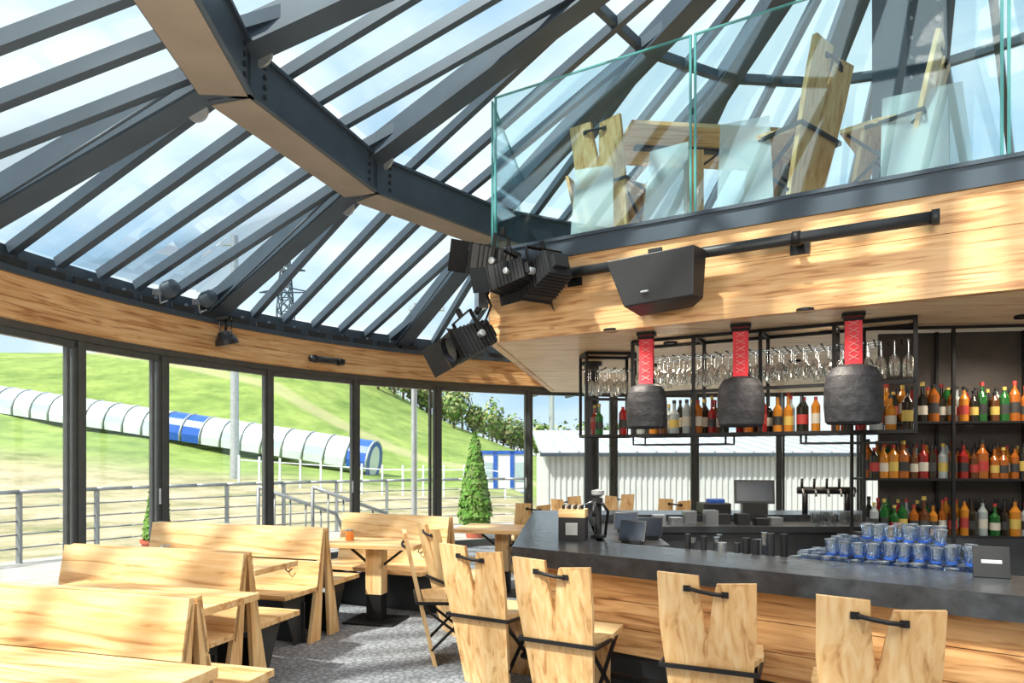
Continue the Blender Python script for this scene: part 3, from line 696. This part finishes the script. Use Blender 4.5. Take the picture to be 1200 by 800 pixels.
mb.box((0,-1.22,2.33),(2.6,.06,.2),BLU); mb.box((0,-1.22,.1),(2.6,.06,.2),BLU); mb.box((-.85,-1.215,1.3),(.5,.05,1.0),WG); mb.box((.85,-1.215,1.3),(.5,.05,1.0),WG)
mb.obj('blue_white_kiosk',0,TR(-.55,38,-.55,5))
mb=MB(); mb.lathe([(.22,-.5),(.20,1),(.16,11),(0,11)],(0,0,0),PLATE,14); mb.box((0,0,10.6),(1.2,.12,.12),PLATE); mb.obj('lamp_post',0,TR(-13.0,32,0.9))
mb=MB(); mb.lathe([(.06,-.02),(.055,4.6),(0,4.62)],(0,0,0),PLATE,12); mb.box((.25,0,4.5),(.7,.14,.08),PLATE); mb.lathe([(.1,-.02),(.1,.02),(0,.02)],(0,0,0),PLATE,12); mb.obj('terrace_lamp_post',0,TR(-1.95,13.6,0))
mb=MB()
mb.lathe([(.25,-1),(.2,6.5),(0,6.5)],(0,0,0),PLATE,12); mb.box((0,0,6.4),(3.4,.2,.25),PLATE)
for sx in(-1.5,1.5): mb.box((sx,0,6.15),(.2,1.6,.18),STEEL)
mb.obj('ski_lift_pylon',0,TR(3.2,55,.3,15))
mb=MB()
def lattice(mb,H,w0,w1,n,r):
    for i in range(n):
        za,zb=H*i/n,H*(i+1)/n; wa=w0+(w1-w0)*i/n; wb=w0+(w1-w0)*(i+1)/n
        ca=[(x*wa,y*wa,za) for x,y in((-1,-1),(1,-1),(1,1),(-1,1))]; cb=[(x*wb,y*wb,zb) for x,y in((-1,-1),(1,-1),(1,1),(-1,1))]
        for k in range(4):
            mb.tube([ca[k],cb[k]],r,STEEL,4); mb.tube([ca[k],cb[(k+1)%4]],r*.7,STEEL,4); mb.tube([ca[(k+1)%4],cb[k]],r*.7,STEEL,4); mb.tube([cb[k],cb[(k+1)%4]],r*.7,STEEL,4)
lattice(mb,27,2.0,.4,12,.12)
for z,w in((19,4.2),(22.5,3.2),(25.5,2.2)):
    mb.tube([(-w,0,z),(0,0,z+.9),(w,0,z)],.11,STEEL,4); mb.tube([(-w,0,z),(w,0,z)],.11,STEEL,4)
mb.obj('electricity_pylon',0,TR(-36.5,110,9))
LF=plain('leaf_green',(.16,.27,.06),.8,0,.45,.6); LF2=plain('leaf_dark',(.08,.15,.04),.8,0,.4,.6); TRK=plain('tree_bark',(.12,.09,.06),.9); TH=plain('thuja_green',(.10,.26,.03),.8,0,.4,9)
LF3=plain('leaf_olive',(.30,.32,.14),.8,0,.4,.6)
def leafy(mb,c,rx,rz,n,s,mats,cone=False):
    for i in range(n):
        if cone:
            h=random.random()**1.2; r=(1-h)**.75*rx*random.uniform(.75,1.0)*(1 if h>.08 else .8); t=random.uniform(0,2*pi); p=Vector((r*math.cos(t),r*math.sin(t),h*rz))
            nr=Vector((math.cos(t),math.sin(t),.3))
        else:
            nr=Vector((random.gauss(0,1),random.gauss(0,1),random.gauss(0,1))).normalized(); k=random.uniform(.6,1.0); lump=1+.3*noise.noise(nr*2.2+Vector(c)*.3)
            p=Vector((nr.x*rx,nr.y*rx,nr.z*rz))*k*lump
        p+=Vector(c); a=nr.orthogonal().normalized(); a.rotate(Matrix.Rotation(random.uniform(0,6.28),3,nr)); b=nr.cross(a)+nr*random.uniform(-.6,.6)
        q=s*random.uniform(.6,1.3); mb.add([p-a*q*.5,p+b*q*.7,p+a*q*.5,p-b*q*.5],[(0,1,2,3)],random.choice(mats))
mb=MB()
for i in range(54):
    x=-22+i*.72+random.uniform(-.4,.4); y=76+random.uniform(-3,12); z=gz(x,75); h=random.uniform(2.8,4.8)
    mb.tube([(x,y,z-1),(x,y,z+h*.7)],.14,TRK,6); leafy(mb,(x,y,z+h*.55),random.uniform(1.0,1.6),h*.5,260,.38,[LF,LF2,LF3])
mb.obj('hillside_trees')
mb=MB()
for i in range(9):
    x=8+i*5; leafy(mb,(x,62,1.2),3.0,2.4,400,.6,[LF,LF2,LF3]); mb.tube([(x,62,-2),(x,62,2)],.2,TRK,6)
mb.obj('background_trees')
POT=plain('terracotta_pot',(.45,.10,.05),.7)
for x,y,h,r in((-.72,13.3,1.75,.38),(-5.35,10.3,1.15,.22)):
    mb=MB(); mb.lathe([(0,0),(.17,0),(.22,.28),(.24,.28),(.24,.33),(0,.30)],(0,0,0),POT,18); mb.tube([(0,0,.2),(0,0,.6)],.03,TRK,6)
    leafy(mb,(0,0,.28),r,h,2600,.08,[TH,TH,LF],True)
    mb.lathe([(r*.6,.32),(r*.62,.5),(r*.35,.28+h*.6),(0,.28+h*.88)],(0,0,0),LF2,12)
    mb.obj('potted_thuja',0,TR(x,y,-.02))
mb=MB()
for i in range(14):
    x=-12+i*.9; y=30; mb.box((x,y,gz(x,y)+.6),(.08,.08,1.4),WT)
    if i: mb.beam((x-.9,y,gz(x-.9,y)+1.1),(x,y,gz(x,y)+1.1),.04,.05,WT)
mb.obj('field_fence')
# ---------------------------------------------------------------- world and lights
w=bpy.data.worlds.new('sky'); S.world=w; w.use_nodes=True; nt=w.node_tree; bg=nt.nodes['Background']
tc=nt.nodes.new('ShaderNodeTexCoord'); mp=nt.nodes.new('ShaderNodeMapping'); mp.inputs['Scale'].default_value=(1,1,2.2)
n=nt.nodes.new('ShaderNodeTexNoise'); n.inputs['Scale'].default_value=2.6; n.inputs['Detail'].default_value=8; n.inputs['Distortion'].default_value=.4
nt.links.new(tc.outputs['Generated'],mp.inputs[0]); nt.links.new(mp.outputs[0],n.inputs['Vector'])
r=nt.nodes.new('ShaderNodeValToRGB'); e=r.color_ramp.elements; e[0].position=.36; e[0].color=(.30,.45,.58,1); e[1].position=.58; e[1].color=(.66,.71,.73,1)
nt.links.new(n.outputs['Fac'],r.inputs[0]); nt.links.new(r.outputs[0],bg.inputs[0]); bg.inputs[1].default_value=1.35
l=bpy.data.lights.new('sun','SUN'); l.energy=5.8; l.angle=.045; l.color=(1,.93,.80)
o=bpy.data.objects.new('sun',l); COL.objects.link(o); o.rotation_euler=Vector((-.55,-.50,.95)).to_track_quat('Z','Y').to_euler()
for x,y,z,en in((1.5,1.2,3.2,210),(-2.3,2.2,3.0,130)):  # fill lights added to brighten the interior, no fixtures
    l=bpy.data.lights.new('added_room_fill','POINT'); l.energy=en; l.shadow_soft_size=.5; l.color=(1,.93,.82)
    o=bpy.data.objects.new('added_room_fill',l); COL.objects.link(o); o.location=(x,y,z)
cd=bpy.data.cameras.new('camera'); cd.sensor_width=36; cd.lens=24; cd.shift_y=.1125; cd.clip_end=500
co=bpy.data.objects.new('camera',cd); COL.objects.link(co); co.location=(0,0,1.55); co.rotation_euler=(pi/2,0,0); S.camera=co
S.view_settings.view_transform='Standard'; S.view_settings.exposure=.42
